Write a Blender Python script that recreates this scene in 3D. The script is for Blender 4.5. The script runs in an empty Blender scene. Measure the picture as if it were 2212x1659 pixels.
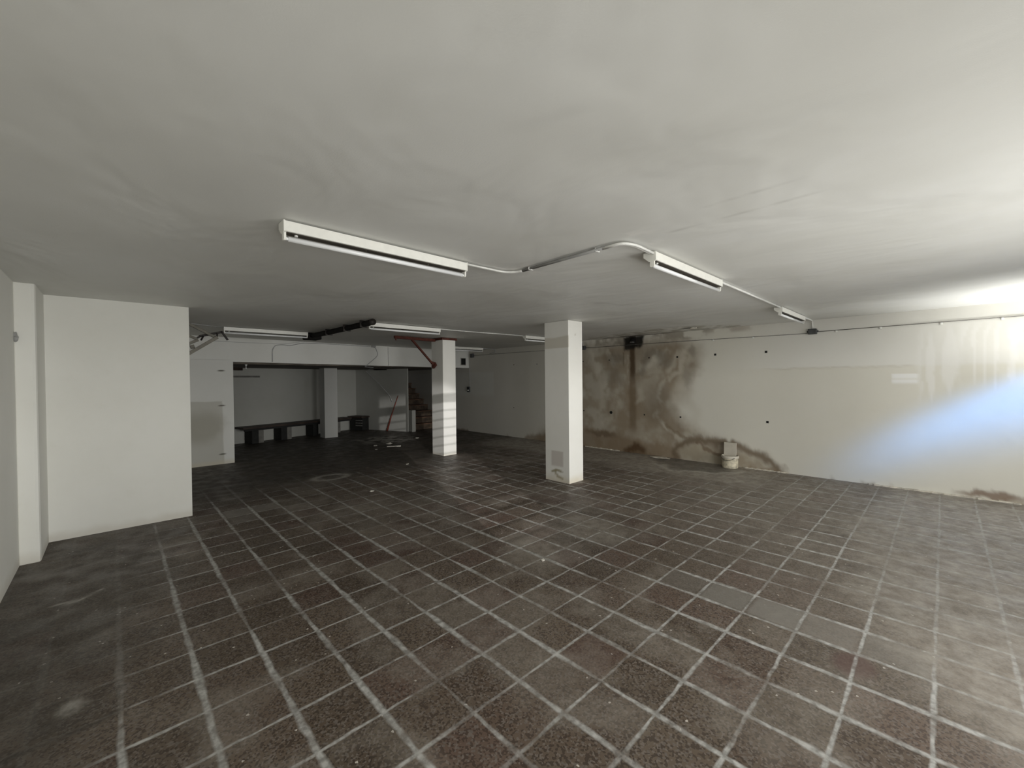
import bpy, bmesh, math
import numpy as np
from mathutils import Vector, Matrix

scene = bpy.context.scene
C = scene.collection

# ------------------------------------------------------------------ camera
CAM_Z = 1.569
H = 2.45
YAW, PITCH, ROLL, FPX = 0.7653572, 0.0107977, -0.0099472, 895.75
Fv = Vector((math.sin(YAW) * math.cos(PITCH), math.cos(YAW) * math.cos(PITCH), -math.sin(PITCH)))
Rv = Vector((math.cos(YAW), -math.sin(YAW), 0))
Uv = Rv.cross(Fv)
cr, sr = math.cos(ROLL), math.sin(ROLL)
R2 = cr * Rv + sr * Uv
U2 = cr * Uv - sr * Rv
cam_data = bpy.data.cameras.new('camera')
cam = bpy.data.objects.new('camera', cam_data)
C.objects.link(cam)
m = Matrix((R2, U2, -Fv)).transposed().to_4x4()
m.translation = Vector((0, 0, CAM_Z))
cam.matrix_world = m
cam_data.sensor_fit = 'HORIZONTAL'
cam_data.sensor_width = 36.0
cam_data.lens = FPX / 2212 * 36.0
cam_data.clip_start = 0.02
cam_data.clip_end = 200
scene.camera = cam

# ------------------------------------------------------------------ view, world, daylight
vs = scene.view_settings
vs.view_transform = 'Standard'
vs.look = 'None'
vs.gamma = 1.0
vs.use_curve_mapping = False
vs.exposure = 0.14

world = bpy.data.worlds.new('world')
scene.world = world
world.use_nodes = True
bg = world.node_tree.nodes['Background']
bg.inputs[0].default_value = (0.60, 0.76, 1.0, 1)
bg.inputs[1].default_value = 0.15

FY = -1.5          # the street front of the garage, behind the camera


def area(name, loc, direction, sx, sy, energy, color, spread=180, up=(0, 0, 1)):
    ld = bpy.data.lights.new(name, 'AREA')
    ld.shape = 'RECTANGLE'
    ld.size, ld.size_y = sx, sy
    ld.energy = energy
    ld.color = color
    ld.spread = math.radians(spread)
    o = bpy.data.objects.new(name, ld)
    C.objects.link(o)
    z = -Vector(direction).normalized()
    x = Vector(up).cross(z).normalized()
    y = z.cross(x)
    mm = Matrix((x, y, z)).transposed().to_4x4()
    mm.translation = Vector(loc)
    o.matrix_world = mm
    return o


# daylight entering through the two garage openings
area('daylight_wide_door', (3.15, FY - 0.10, 1.05), (0.02, 1, -0.40), 2.5, 2.0, 36, (1.0, 0.995, 0.965))
area('daylight_corner_door', (6.35, FY - 0.10, 1.05), (0, 1, 0.0), 2.3, 2.0, 4, (1.0, 0.99, 0.96))
area('added_side_fill', (0.15, FY - 0.06, 1.3), (0.1, 1, -0.30), 0.9, 1.5, 34, (1.0, 0.995, 0.965))  # added fill lamp in an assumed window opening
# added area lamps for deep fill, where unseen house fronts would stand
area('street_fill_west', (-3.5, -9.0, 1.7), (0.30, 1, 0.0), 4.0, 2.6, 320, (1.0, 0.995, 0.965))
area('street_fill_middle', (2.0, -9.0, 1.7), (0.0, 1, 0.0), 4.0, 2.6, 330, (1.0, 0.995, 0.965))
area('street_fill_east', (8.0, -9.0, 1.7), (-0.3, 1, 0.0), 4.0, 2.6, 520, (1.0, 0.995, 0.965))
# sunlit pavement outside throwing light up to the ceiling
area('pavement_bounce_corner', (6.60, FY - 0.45, 0.1), (0.24, 0.34, 0.91), 1.5, 0.4, 25, (1.0, 0.995, 0.96), spread=58)
area('pavement_bounce_wide', (3.15, FY - 0.5, 0.1), (0.0, 0.55, 0.83), 2.2, 0.6, 14, (1.0, 0.99, 0.95), spread=80)
# strip of blue sky seen over the opposite roofs, slanting in by the corner door
area('sky_strip', (4.95, FY - 2.0, 3.06), (1, 1, -0.62), 3.2, 0.50, 11.5, (0.08, 0.36, 1.0), spread=15)
# low sun glinting off a window across the street
ld = bpy.data.lights.new('window_glint', 'SPOT')
ld.energy = 2700
ld.color = (1.0, 0.98, 0.97)
ld.spot_size = math.radians(13.2)
ld.spot_blend = 0.35
ld.shadow_soft_size = 0.012
glint = bpy.data.objects.new('window_glint', ld)
C.objects.link(glint)
gz = -(Vector((1.20, FY, 1.9)) - Vector((-0.35, -5.5, 2.75))).normalized()
gx = Vector((0, 0, 1)).cross(gz).normalized()
gm = Matrix((gx, gz.cross(gx), gz)).transposed().to_4x4()
gm.translation = Vector((-0.35, -5.5, 2.75))
glint.matrix_world = gm


# ------------------------------------------------------------------ numpy noise
def _hash(ix, iy, seed):
    n = (ix.astype(np.int64) * 374761393 + iy.astype(np.int64) * 668265263 + seed * 982451653) & 0xffffffff
    n = ((n ^ (n >> 13)) * 1274126177) & 0xffffffff
    n = n ^ (n >> 16)
    return (n & 0xffff) / 65535.0


def vnoise(x, y, seed=0):
    ix, iy = np.floor(x), np.floor(y)
    fx, fy = x - ix, y - iy
    fx = fx * fx * (3 - 2 * fx)
    fy = fy * fy * (3 - 2 * fy)
    a = _hash(ix, iy, seed); b = _hash(ix + 1, iy, seed)
    c = _hash(ix, iy + 1, seed); d = _hash(ix + 1, iy + 1, seed)
    return (a * (1 - fx) + b * fx) * (1 - fy) + (c * (1 - fx) + d * fx) * fy


def fbm(x, y, seed=0, octaves=4):
    s = 0; a = 0.5; t = 0
    for k in range(octaves):
        s = s + a * vnoise(x, y, seed + k * 17)
        t += a
        a *= 0.5
        x = x * 2.03 + 5.1; y = y * 2.03 + 1.7
    return s / t


def sstep(e0, e1, x):
    t = np.clip((x - e0) / (e1 - e0), 0, 1)
    return t * t * (3 - 2 * t)


def seg_dist(px, py, pts):
    d = np.full(px.shape, 1e9)
    for (x0, y0), (x1, y1) in zip(pts[:-1], pts[1:]):
        dx, dy = x1 - x0, y1 - y0
        t = np.clip(((px - x0) * dx + (py - y0) * dy) / (dx * dx + dy * dy + 1e-9), 0, 1)
        d = np.minimum(d, np.hypot(px - x0 - t * dx, py - y0 - t * dy))
    return d


def in_poly(px, py, pts):
    inside = np.zeros(px.shape, bool)
    n = len(pts)
    for i in range(n):
        x0, y0 = pts[i]; x1, y1 = pts[(i + 1) % n]
        if y0 == y1:
            continue
        cond = (y0 > py) != (y1 > py)
        xx = (x1 - x0) * (py - y0) / (y1 - y0) + x0
        inside ^= cond & (px < xx)
    return inside


def poly_mask(px, py, pts, soft):
    d = seg_dist(px, py, list(pts) + [pts[0]])
    sd = np.where(in_poly(px, py, pts), d, -d)
    return sstep(-soft, soft, sd)


def blob(px, py, cx, cy, rx, ry, soft=0.5):
    r = np.hypot((px - cx) / rx, (py - cy) / ry)
    return 1 - sstep(1 - soft, 1 + soft, r)


# ------------------------------------------------------------------ materials
class NT:
    def __init__(self, name):
        self.m = bpy.data.materials.new(name)
        self.m.use_nodes = True
        self.t = self.m.node_tree
        self.b = self.t.nodes['Principled BSDF']
        self.pos = self.t.nodes.new('ShaderNodeTexCoord').outputs['Object']

    def n(self, kind, **kw):
        nd = self.t.nodes.new(kind)
        for k, v in kw.items():
            setattr(nd, k, v)
        return nd

    def link(self, a, b):
        self.t.links.new(a, b)

    def setin(self, sock, v):
        if hasattr(v, 'links') or isinstance(v, bpy.types.NodeSocket):
            self.link(v, sock)
        elif isinstance(v, tuple) and len(v) == 3 and sock.type == 'RGBA':
            sock.default_value = (*v, 1)
        else:
            sock.default_value = v

    def math(self, op, a, b=0.0, c=None):
        nd = self.n('ShaderNodeMath', operation=op)
        self.setin(nd.inputs[0], a)
        self.setin(nd.inputs[1], b)
        if c is not None:
            self.setin(nd.inputs[2], c)
        return nd.outputs[0]

    def noise(self, scale, detail=3, rough=0.55, vec=None, stretch=None, dist=0.0):
        nd = self.n('ShaderNodeTexNoise')
        v = vec or self.pos
        if stretch:
            mp = self.n('ShaderNodeMapping')
            mp.inputs['Scale'].default_value = stretch
            self.link(v, mp.inputs[0])
            v = mp.outputs[0]
        self.link(v, nd.inputs['Vector'])
        nd.inputs['Scale'].default_value = scale
        nd.inputs['Detail'].default_value = detail
        nd.inputs['Roughness'].default_value = rough
        nd.inputs['Distortion'].default_value = dist
        return nd.outputs['Fac']

    def ramp(self, v, a, b, o0=0.0, o1=1.0, smooth=True):
        nd = self.n('ShaderNodeMapRange')
        nd.interpolation_type = 'SMOOTHSTEP' if smooth else 'LINEAR'
        self.setin(nd.inputs[0], v)
        for i, x in zip((1, 2, 3, 4), (a, b, o0, o1)):
            nd.inputs[i].default_value = x
        return nd.outputs[0]

    def mix(self, f, a, b, blend='MIX'):
        nd = self.n('ShaderNodeMix', data_type='RGBA', blend_type=blend)
        nd.clamp_factor = True
        self.setin(nd.inputs[0], f)
        self.setin(nd.inputs[6], a)
        self.setin(nd.inputs[7], b)
        return nd.outputs[2]

    def attr(self, name):
        nd = self.n('ShaderNodeAttribute', attribute_name=name)
        sp = self.n('ShaderNodeSeparateColor')
        self.link(nd.outputs['Color'], sp.inputs[0])
        return nd.outputs['Color'], sp.outputs

    def bump(self, h, strength=0.3, dist=0.01, prev=None):
        nd = self.n('ShaderNodeBump')
        nd.inputs['Strength'].default_value = strength
        nd.inputs['Distance'].default_value = dist
        self.link(h, nd.inputs['Height'])
        if prev is not None:
            self.link(prev, nd.inputs['Normal'])
        return nd.outputs[0]

    def done(self, col, rough=0.6, normal=None, spec=0.5, metal=0.0):
        self.setin(self.b.inputs['Base Color'], col)
        self.setin(self.b.inputs['Roughness'], rough)
        self.b.inputs['Specular IOR Level'].default_value = spec
        self.b.inputs['Metallic'].default_value = metal
        if normal is not None:
            self.link(normal, self.b.inputs['Normal'])
        return self.m


def simple(name, col, rough=0.5, metal=0.0, var=0.12, scale=9.0, spec=0.5, bump=0.0):
    t = NT(name)
    f = t.noise(scale, 4)
    dark = tuple(c * (1 - var) for c in col)
    lite = tuple(min(1, c * (1 + var)) for c in col)
    c = t.mix(t.ramp(f, 0.3, 0.7), dark, lite)
    nm = t.bump(t.noise(scale * 6, 3), bump, 0.003) if bump else None
    return t.done(c, rough, nm, spec, metal)


def plaster(name, col, patch=0.05, low=None, attr=False, rough=0.75):
    """rolled white wall paint: fine roller grain, soft uneven patches"""
    t = NT(name)
    if attr:
        base, _ = t.attr('paint')
    else:
        base = col
    big = t.ramp(t.noise(1.3, 4, 0.6), 0.3, 0.7)
    c = t.mix(t.math('MULTIPLY', big, patch * 4), base, t.mix(1.0, base, (0.80, 0.79, 0.74), 'MULTIPLY'))
    mid = t.ramp(t.noise(7.0, 3, 0.6), 0.55, 0.75)
    c = t.mix(t.math('MULTIPLY', mid, patch * 2), c, t.mix(1.0, c, (0.86, 0.84, 0.79), 'MULTIPLY'))
    if low:
        sx = t.n('ShaderNodeSeparateXYZ')
        t.link(t.pos, sx.inputs[0])
        edge = t.math('ADD', sx.outputs[2], t.math('MULTIPLY', t.noise(5, 4), -0.12))
        f = t.ramp(edge, -0.05, 0.06, 1.0, 0.0)
        c = t.mix(t.math('MULTIPLY', f, 0.3), c, low)
    nm = t.bump(t.noise(220, 2, 0.6), 0.25, 0.002)
    nm = t.bump(t.noise(2.4, 3, 0.5), 0.35, 0.02, nm)
    return t.done(c, rough, nm, 0.25)


M = {}
M['wall'] = plaster('white_wall_paint', (0.80, 0.795, 0.745), 0.05, low=(0.42, 0.36, 0.27))
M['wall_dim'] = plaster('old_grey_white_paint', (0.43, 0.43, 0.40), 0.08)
M['header'] = plaster('header_paint', (0.76, 0.76, 0.73), 0.06)
M['column'] = plaster('column_paint', None, 0.04, attr=True)
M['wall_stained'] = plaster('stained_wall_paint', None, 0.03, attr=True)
M['partition'] = plaster('patched_partition_paint', None, 0.05, attr=True)
M['lampmetal'] = simple('cream_enamelled_metal', (0.86, 0.855, 0.80), 0.38, 0, 0.03, 20)
M['lampunder'] = simple('painted_shade_reflector', (0.07, 0.062, 0.05), 0.6, 0, 0.2, 12, 0.2)  # shade under the batten painted into the reflector colour
M['lampgap'] = simple('dark_gasket', (0.02, 0.02, 0.018), 0.8)
M['tube'] = simple('frosted_glass_tube', (0.93, 0.94, 0.95), 0.18, 0, 0.01, 20, 0.6)
M['pvc'] = simple('white_plastic_conduit', (0.80, 0.80, 0.77), 0.4, 0, 0.05, 15)
M['cable_grey'] = simple('grey_cable_sheath', (0.30, 0.30, 0.29), 0.5, 0, 0.1, 15)
M['cable_dark'] = simple('dark_wall_cable', (0.17, 0.16, 0.145), 0.55, 0, 0.2, 15)
M['cable_pale'] = simple('painted_over_cable', (0.45, 0.45, 0.45), 0.6, 0, 0.1, 12)
M['box_grey'] = simple('dark_grey_plastic', (0.06, 0.063, 0.065), 0.5, 0, 0.15, 20)
M['black'] = simple('sooty_black_plastic', (0.010, 0.009, 0.008), 0.8, 0, 0.3, 14, 0.2)
M['hole'] = simple('black_hole_plug', (0.008, 0.008, 0.007), 0.9)
M['rust'] = simple('red_oxide_steel', (0.085, 0.018, 0.009), 0.7, 0, 0.35, 18, bump=0.3)
M['wood_red'] = simple('reddish_wood', (0.16, 0.035, 0.02), 0.6, 0, 0.3, 25)
M['steel'] = simple('dull_zinc_steel', (0.13, 0.12, 0.095), 0.5, 0.3, 0.2, 15)
M['steel_dark'] = simple('dark_angle_iron', (0.025, 0.02, 0.017), 0.6, 0.2, 0.3, 15)
M['bench_seat'] = simple('dark_bench_board', (0.035, 0.022, 0.016), 0.6, 0, 0.4, 6)
M['bench_dark'] = simple('dark_block', (0.012, 0.012, 0.011), 0.8, 0, 0.3, 8)
M['bench_grey'] = simple('grey_render_block', (0.16, 0.155, 0.14), 0.8, 0, 0.2, 8)
M['bucket'] = simple('stained_pale_bucket', (0.55, 0.50, 0.38), 0.6, 0, 0.35, 14)
M['board'] = simple('pale_board', (0.56, 0.52, 0.44), 0.7, 0, 0.06, 8)
M['chip'] = simple('white_plaster_crumb', (0.75, 0.72, 0.64), 0.8, 0, 0.1, 40)
M['chip_dark'] = simple('grey_plaster_crumb', (0.35, 0.33, 0.30), 0.8, 0, 0.2, 40)
M['stair'] = simple('worn_red_clay_step', (0.11, 0.06, 0.035), 0.8, 0, 0.5, 5)
M['riser'] = simple('dirty_step_riser', (0.07, 0.048, 0.03), 0.8, 0, 0.5, 7)
M['outside'] = simple('street_concrete', (0.5, 0.49, 0.46), 0.9)
M['fillet'] = simple('cement_fillet', (0.62, 0.58, 0.50), 0.8, 0, 0.25, 12, bump=0.4)


def ceiling_material():
    t = NT('trowelled_ceiling_paint')
    base, _ = t.attr('paint')
    w = t.noise(1.1, 5, 0.55, stretch=(1.0, 0.55, 1.0), dist=0.6)
    c = t.mix(t.math('MULTIPLY', t.ramp(w, 0.35, 0.7), 0.36), base, t.mix(1.0, base, (0.84, 0.83, 0.79), 'MULTIPLY'))
    nm = t.bump(t.noise(150, 2), 0.2, 0.002)
    nm = t.bump(t.noise(1.6, 3, 0.5, stretch=(1.0, 0.6, 1.0), dist=0.4), 0.62, 0.06, nm)
    return t.done(c, 0.55, nm, 0.3)


M['ceiling'] = ceiling_material()


def floor_material():
    t = NT('dusty_terrazzo_tiles')
    _, a = t.attr('dirt')           # R dust, G grime, B white mark
    dust, grime, mark = a[0], a[1], a[2]
    _, g = t.attr('grid')           # R grid strength, G pale tile, B red tile
    # wobble
    wob = t.n('ShaderNodeTexNoise')
    t.link(t.pos, wob.inputs['Vector'])
    wob.inputs['Scale'].default_value = 5.0
    wob.inputs['Detail'].default_value = 4.0
    sub = t.n('ShaderNodeVectorMath', operation='SUBTRACT')
    t.link(wob.outputs['Color'], sub.inputs[0])
    sub.inputs[1].default_value = (0.5, 0.5, 0.5)
    scl = t.n('ShaderNodeVectorMath', operation='SCALE')
    t.link(sub.outputs[0], scl.inputs[0])
    scl.inputs['Scale'].default_value = 0.022
    add = t.n('ShaderNodeVectorMath', operation='ADD')
    t.link(t.pos, add.inputs[0])
    t.link(scl.outputs[0], add.inputs[1])
    sx = t.n('ShaderNodeSeparateXYZ')
    t.link(add.outputs[0], sx.inputs[0])
    T = 0.30
    u = t.math('DIVIDE', t.math('SUBTRACT', sx.outputs[0], 1.801 - 30 * T), T)
    v = t.math('DIVIDE', t.math('SUBTRACT', sx.outputs[1], 1.831 - 30 * T), T)
    fu, fv = t.math('FRACT', u), t.math('FRACT', v)
    du = t.math('MULTIPLY', t.math('MINIMUM', fu, t.math('SUBTRACT', 1.0, fu)), T)
    dv = t.math('MULTIPLY', t.math('MINIMUM', fv, t.math('SUBTRACT', 1.0, fv)), T)
    iu = t.math('FLOOR', t.math('DIVIDE', t.math('SUBTRACT', t_raw(t, 0), 1.801 - 30 * T), T))
    iv = t.math('FLOOR', t.math('DIVIDE', t.math('SUBTRACT', t_raw(t, 1), 1.831 - 30 * T), T))
    comb = t.n('ShaderNodeCombineXYZ')
    t.link(iu, comb.inputs[0]); t.link(iv, comb.inputs[1])
    wn = t.n('ShaderNodeTexWhiteNoise', noise_dimensions='2D')
    t.link(comb.outputs[0], wn.inputs['Vector'])
    tile_r = wn.outputs['Value']
    wn2 = t.n('ShaderNodeSeparateColor')
    t.link(wn.outputs['Color'], wn2.inputs[0])
    # grout width varies along the joints
    wv = t.noise(3.1, 3, 0.6)
    gw = t.ramp(wv, 0.25, 0.75, 0.004, 0.013, False)
    gwx = t.ramp(t.noise(2.1, 3, 0.6), 0.3, 0.7, 0.006, 0.022, False)
    lx = t.math('SUBTRACT', 1.0, soft_line(t, du, gwx))
    ly = t.math('SUBTRACT', 1.0, soft_line(t, dv, gw))
    line = t.math('MAXIMUM', t.math('SUBTRACT', 1.0, lx), t.math('SUBTRACT', 1.0, ly))
    line = t.math('MULTIPLY', line, g[0])
    brk = t.ramp(t.noise(2.0, 5, 0.7), 0.35, 0.58, 0.22, 1.0)
    line = t.math('MULTIPLY', line, brk)
    # tile body
    brown = t.mix(tile_r, (0.084, 0.060, 0.040), (0.145, 0.110, 0.080))
    brown = t.mix(t.math('MULTIPLY', t.ramp(wn2.outputs[1], 0.6, 1.0), 0.38), brown, (0.115, 0.052, 0.042))
    cloud = t.ramp(t.noise(6.0, 5, 0.6), 0.3, 0.75)
    brown = t.mix(t.math('MULTIPLY', cloud, 0.40), brown, (0.165, 0.135, 0.106))
    # terrazzo chips
    vo = t.n('ShaderNodeTexVoronoi', feature='F1')
    t.link(t.pos, vo.inputs['Vector'])
    vo.inputs['Scale'].default_value = 105
    vs_ = t.n('ShaderNodeSeparateColor')
    t.link(vo.outputs['Color'], vs_.inputs[0])
    chipd = t.math('MULTIPLY', t.math('GREATER_THAN', vs_.outputs[0], 0.62), 0.75)
    chipl = t.math('MULTIPLY', t.math('LESS_THAN', vs_.outputs[1], 0.22), 0.55)
    body = t.mix(chipd, brown, t.mix(1.0, brown, (0.38, 0.36, 0.36), 'MULTIPLY'))
    body = t.mix(chipl, body, (0.20, 0.175, 0.155))
    white = t.math('MULTIPLY', t.math('GREATER_THAN', vs_.outputs[2], 0.9988), 0.9)
    body = t.mix(white, body, (0.6, 0.56, 0.5))
    body = t.mix(t.math('MULTIPLY', g[1], 0.8), body, (0.24, 0.225, 0.20))
    body = t.mix(t.math('MULTIPLY', g[2], 0.9), body, (0.085, 0.036, 0.030))
    # grout
    gn = t.ramp(t.noise(24, 3), 0.3, 0.7)
    groutc = t.mix(gn, (0.27, 0.265, 0.245), (0.56, 0.555, 0.53))
    col = body
    # dust film, broken up
    dn = t.ramp(t.noise(4.2, 6, 0.65), 0.25, 0.75, 0.55, 1.0)
    fd = t.math('MULTIPLY', dust, dn)
    dustc = t.mix(t.ramp(t.noise(11, 4), 0.3, 0.7), (0.26, 0.232, 0.195), (0.43, 0.395, 0.34))
    col = t.mix(fd, col, dustc)
    col = t.mix(t.math('MULTIPLY', line, t.math('SUBTRACT', 1.0, t.math('MULTIPLY', fd, 0.45))), col, groutc)
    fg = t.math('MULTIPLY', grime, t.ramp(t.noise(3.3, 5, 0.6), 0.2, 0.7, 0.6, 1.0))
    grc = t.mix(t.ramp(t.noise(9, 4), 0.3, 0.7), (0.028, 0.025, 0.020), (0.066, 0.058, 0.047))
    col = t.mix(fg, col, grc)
    mk = t.math('MULTIPLY', mark, t.ramp(t.noise(16, 4, 0.6), 0.25, 0.6, 0.3, 1.0))
    col = t.mix(mk, col, (0.50, 0.48, 0.43))
    h = t.math('ADD', t.math('MULTIPLY', line, -0.4), t.math('MULTIPLY', t.noise(60, 3), 0.25))
    nm = t.bump(h, 0.35, 0.003)
    rough = t.ramp(t.noise(5, 4), 0.3, 0.7, 0.42, 0.68)
    return t.done(col, rough, nm, 0.45)


def t_raw(t, k):
    s = t.n('ShaderNodeSeparateXYZ')
    t.link(t.pos, s.inputs[0])
    return s.outputs[k]


def soft_line(t, d, w):
    # 1 on the joint, falling to 0 just past half width w
    return t.math('SUBTRACT', 1.0, t.math('MINIMUM', 1.0, t.math('MAXIMUM', 0.0,
                  t.math('DIVIDE', t.math('SUBTRACT', d, t.math('MULTIPLY', w, 0.55)), t.math('MULTIPLY', w, 0.8)))))


M['floor'] = floor_material()


# ------------------------------------------------------------------ object helpers
def link(name, bm, mat, parent=None, loc=None, smooth=False, bevel=0.0):
    me = bpy.data.meshes.new(name)
    bmesh.ops.recalc_face_normals(bm, faces=bm.faces)
    bm.to_mesh(me)
    bm.free()
    me.materials.append(mat)
    if smooth:
        for p in me.polygons:
            p.use_smooth = True
    o = bpy.data.objects.new(name, me)
    C.objects.link(o)
    if loc:
        o.location = loc
    if parent:
        o.parent = parent
    if bevel:
        b = o.modifiers.new('bevel', 'BEVEL')
        b.width = bevel
        b.segments = 2
        b.limit_method = 'ANGLE'
    return o


def box(bm, x0, x1, y0, y1, z0, z1):
    vs_ = [bm.verts.new(p) for p in ((x0, y0, z0), (x1, y0, z0), (x1, y1, z0), (x0, y1, z0),
                                    (x0, y0, z1), (x1, y0, z1), (x1, y1, z1), (x0, y1, z1))]
    for f in ((0, 3, 2, 1), (4, 5, 6, 7), (0, 1, 5, 4), (1, 2, 6, 5), (2, 3, 7, 6), (3, 0, 4, 7)):
        bm.faces.new([vs_[i] for i in f])


def prism(bm, pts, z0, z1):
    """vertical prism over a floor polygon; z1 may be a list per point"""
    z0s = z0 if isinstance(z0, (list, tuple)) else [z0] * len(pts)
    z1s = z1 if isinstance(z1, (list, tuple)) else [z1] * len(pts)
    lo = [bm.verts.new((p[0], p[1], z)) for p, z in zip(pts, z0s)]
    hi = [bm.verts.new((p[0], p[1], z)) for p, z in zip(pts, z1s)]
    bm.faces.new(lo[::-1])
    bm.faces.new(hi)
    n = len(pts)
    for i in range(n):
        j = (i + 1) % n
        bm.faces.new((lo[i], lo[j], hi[j], hi[i]))


def extrude_x(bm, prof, x0, x1):
    """profile of (y,z) swept along x"""
    a = [bm.verts.new((x0, y, z)) for y, z in prof]
    b = [bm.verts.new((x1, y, z)) for y, z in prof]
    bm.faces.new(a)
    bm.faces.new(b[::-1])
    n = len(prof)
    for i in range(n):
        j = (i + 1) % n
        bm.faces.new((a[i], b[i], b[j], a[j]))


def tube(bm, pts, r, seg=10, round_corners=0.0, r_end=None):
    pts = [Vector(p) for p in pts]
    if round_corners and len(pts) > 2:
        out = [pts[0]]
        for a, b, c in zip(pts[:-2], pts[1:-1], pts[2:]):
            d1, d2 = (a - b), (c - b)
            rr = min(round_corners, d1.length * 0.45, d2.length * 0.45)
            p, q = b + d1.normalized() * rr, b + d2.normalized() * rr
            for k in range(5):
                s = k / 4
                out.append((1 - s) ** 2 * p + 2 * s * (1 - s) * b + s * s * q)
        out.append(pts[-1])
        pts = out
    rings = []
    n = len(pts)
    t0 = (pts[1] - pts[0]).normalized()
    ref = Vector((0, 0, 1)) if abs(t0.z) < 0.9 else Vector((1, 0, 0))
    nx = t0.cross(ref).normalized()
    for i, p in enumerate(pts):
        if i == 0:
            t = pts[1] - pts[0]
        elif i == n - 1:
            t = pts[-1] - pts[-2]
        else:
            t = (pts[i + 1] - p).normalized() + (p - pts[i - 1]).normalized()
        t.normalize()
        nx = (nx - t * nx.dot(t)).normalized()
        ny = t.cross(nx)
        rad = r if r_end is None else r + (r_end - r) * i / (n - 1)
        rings.append([bm.verts.new(p + (nx * math.cos(2 * math.pi * k / seg) + ny * math.sin(2 * math.pi * k / seg)) * rad)
                      for k in range(seg)])
    for a, b in zip(rings[:-1], rings[1:]):
        for k in range(seg):
            j = (k + 1) % seg
            bm.faces.new((a[k], a[j], b[j], b[k]))
    bm.faces.new(rings[0][::-1])
    bm.faces.new(rings[-1])


def bar(bm, p, q, w, h, up=(0, 0, 1)):
    """rectangular bar from p to q"""
    p, q = Vector(p), Vector(q)
    t = (q - p).normalized()
    s = t.cross(Vector(up))
    if s.length < 1e-4:
        s = t.cross(Vector((1, 0, 0)))
    s.normalize()
    u = s.cross(t)
    c = [s * (w / 2) * a + u * (h / 2) * b for a, b in ((-1, -1), (1, -1), (1, 1), (-1, 1))]
    A = [bm.verts.new(p + v) for v in c]
    B = [bm.verts.new(q + v) for v in c]
    bm.faces.new(A[::-1]); bm.faces.new(B)
    for i in range(4):
        j = (i + 1) % 4
        bm.faces.new((A[i], A[j], B[j], B[i]))


def lathe(bm, prof, seg=40, wob=0.0):
    rings = []
    for r, z in prof:
        rings.append([bm.verts.new((r * (1 + wob * math.sin(3 * a + z * 20)) * math.cos(a),
                                    r * (1 + wob * math.sin(3 * a + z * 20)) * math.sin(a), z))
                      for a in [2 * math.pi * k / seg for k in range(seg)]])
    for a, b in zip(rings[:-1], rings[1:]):
        for k in range(seg):
            j = (k + 1) % seg
            bm.faces.new((a[k], a[j], b[j], b[k]))
    bm.faces.new(rings[0][::-1])
    bm.faces.new(rings[-1])


def struct(o):
    o['kind'] = 'structure'
    return o


def tag(o, label, cat, group=None):
    o['label'] = label
    o['category'] = cat
    if group:
        o['group'] = group
    return o


def empty(name, loc, rz=0.0):
    o = bpy.data.objects.new(name, None)
    C.objects.link(o)
    o.location = loc
    o.rotation_euler = (0, 0, rz)
    o.empty_display_size = 0.1
    return o


def B():
    return bmesh.new()


def grid_mesh(name, origin, du, dv, nu, nv, mat, attrs, zfun=None, flip=False):
    """rectangular sheet of nu x nv cells with painted point colours"""
    u = np.linspace(0, 1, nu + 1)
    v = np.linspace(0, 1, nv + 1)
    V, U = np.meshgrid(v, u, indexing='ij')
    P = (np.array(origin)[None, None] + U[..., None] * np.array(du)[None, None] + V[..., None] * np.array(dv)[None, None])
    if zfun is not None:
        P[..., 2] += zfun(P[..., 0], P[..., 1])
    idx = np.arange((nu + 1) * (nv + 1)).reshape(nv + 1, nu + 1)
    q = np.stack([idx[:-1, :-1], idx[:-1, 1:], idx[1:, 1:], idx[1:, :-1]], -1).reshape(-1, 4)
    if flip:
        q = q[:, ::-1]
    me = bpy.data.meshes.new(name)
    me.vertices.add(P.shape[0] * P.shape[1])
    me.vertices.foreach_set('co', P.reshape(-1).astype(np.float32))
    me.loops.add(q.size)
    me.loops.foreach_set('vertex_index', q.reshape(-1).astype(np.int32))
    me.polygons.add(len(q))
    me.polygons.foreach_set('loop_start', np.arange(0, q.size, 4, dtype=np.int32))
    me.update(calc_edges=True)
    for an, fn in attrs.items():
        col = fn(P[..., 0], P[..., 1], P[..., 2])
        full = np.ones(P.shape[:2] + (4,), np.float32)
        full[..., :3] = col
        at = me.color_attributes.new(an, 'FLOAT_COLOR', 'POINT')
        at.data.foreach_set('color', full.reshape(-1))
    me.materials.append(mat)
    me.polygons.foreach_set('use_smooth', np.ones(len(q), bool))
    o = bpy.data.objects.new(name, me)
    C.objects.link(o)
    return o


def lerp(c, d, f):
    return c * (1 - f[..., None]) + np.array(d) * f[..., None]


# ================================================================== SETTING
WX = 7.87        # face of the right wall
LX = -0.61       # face of the left wall


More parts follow.
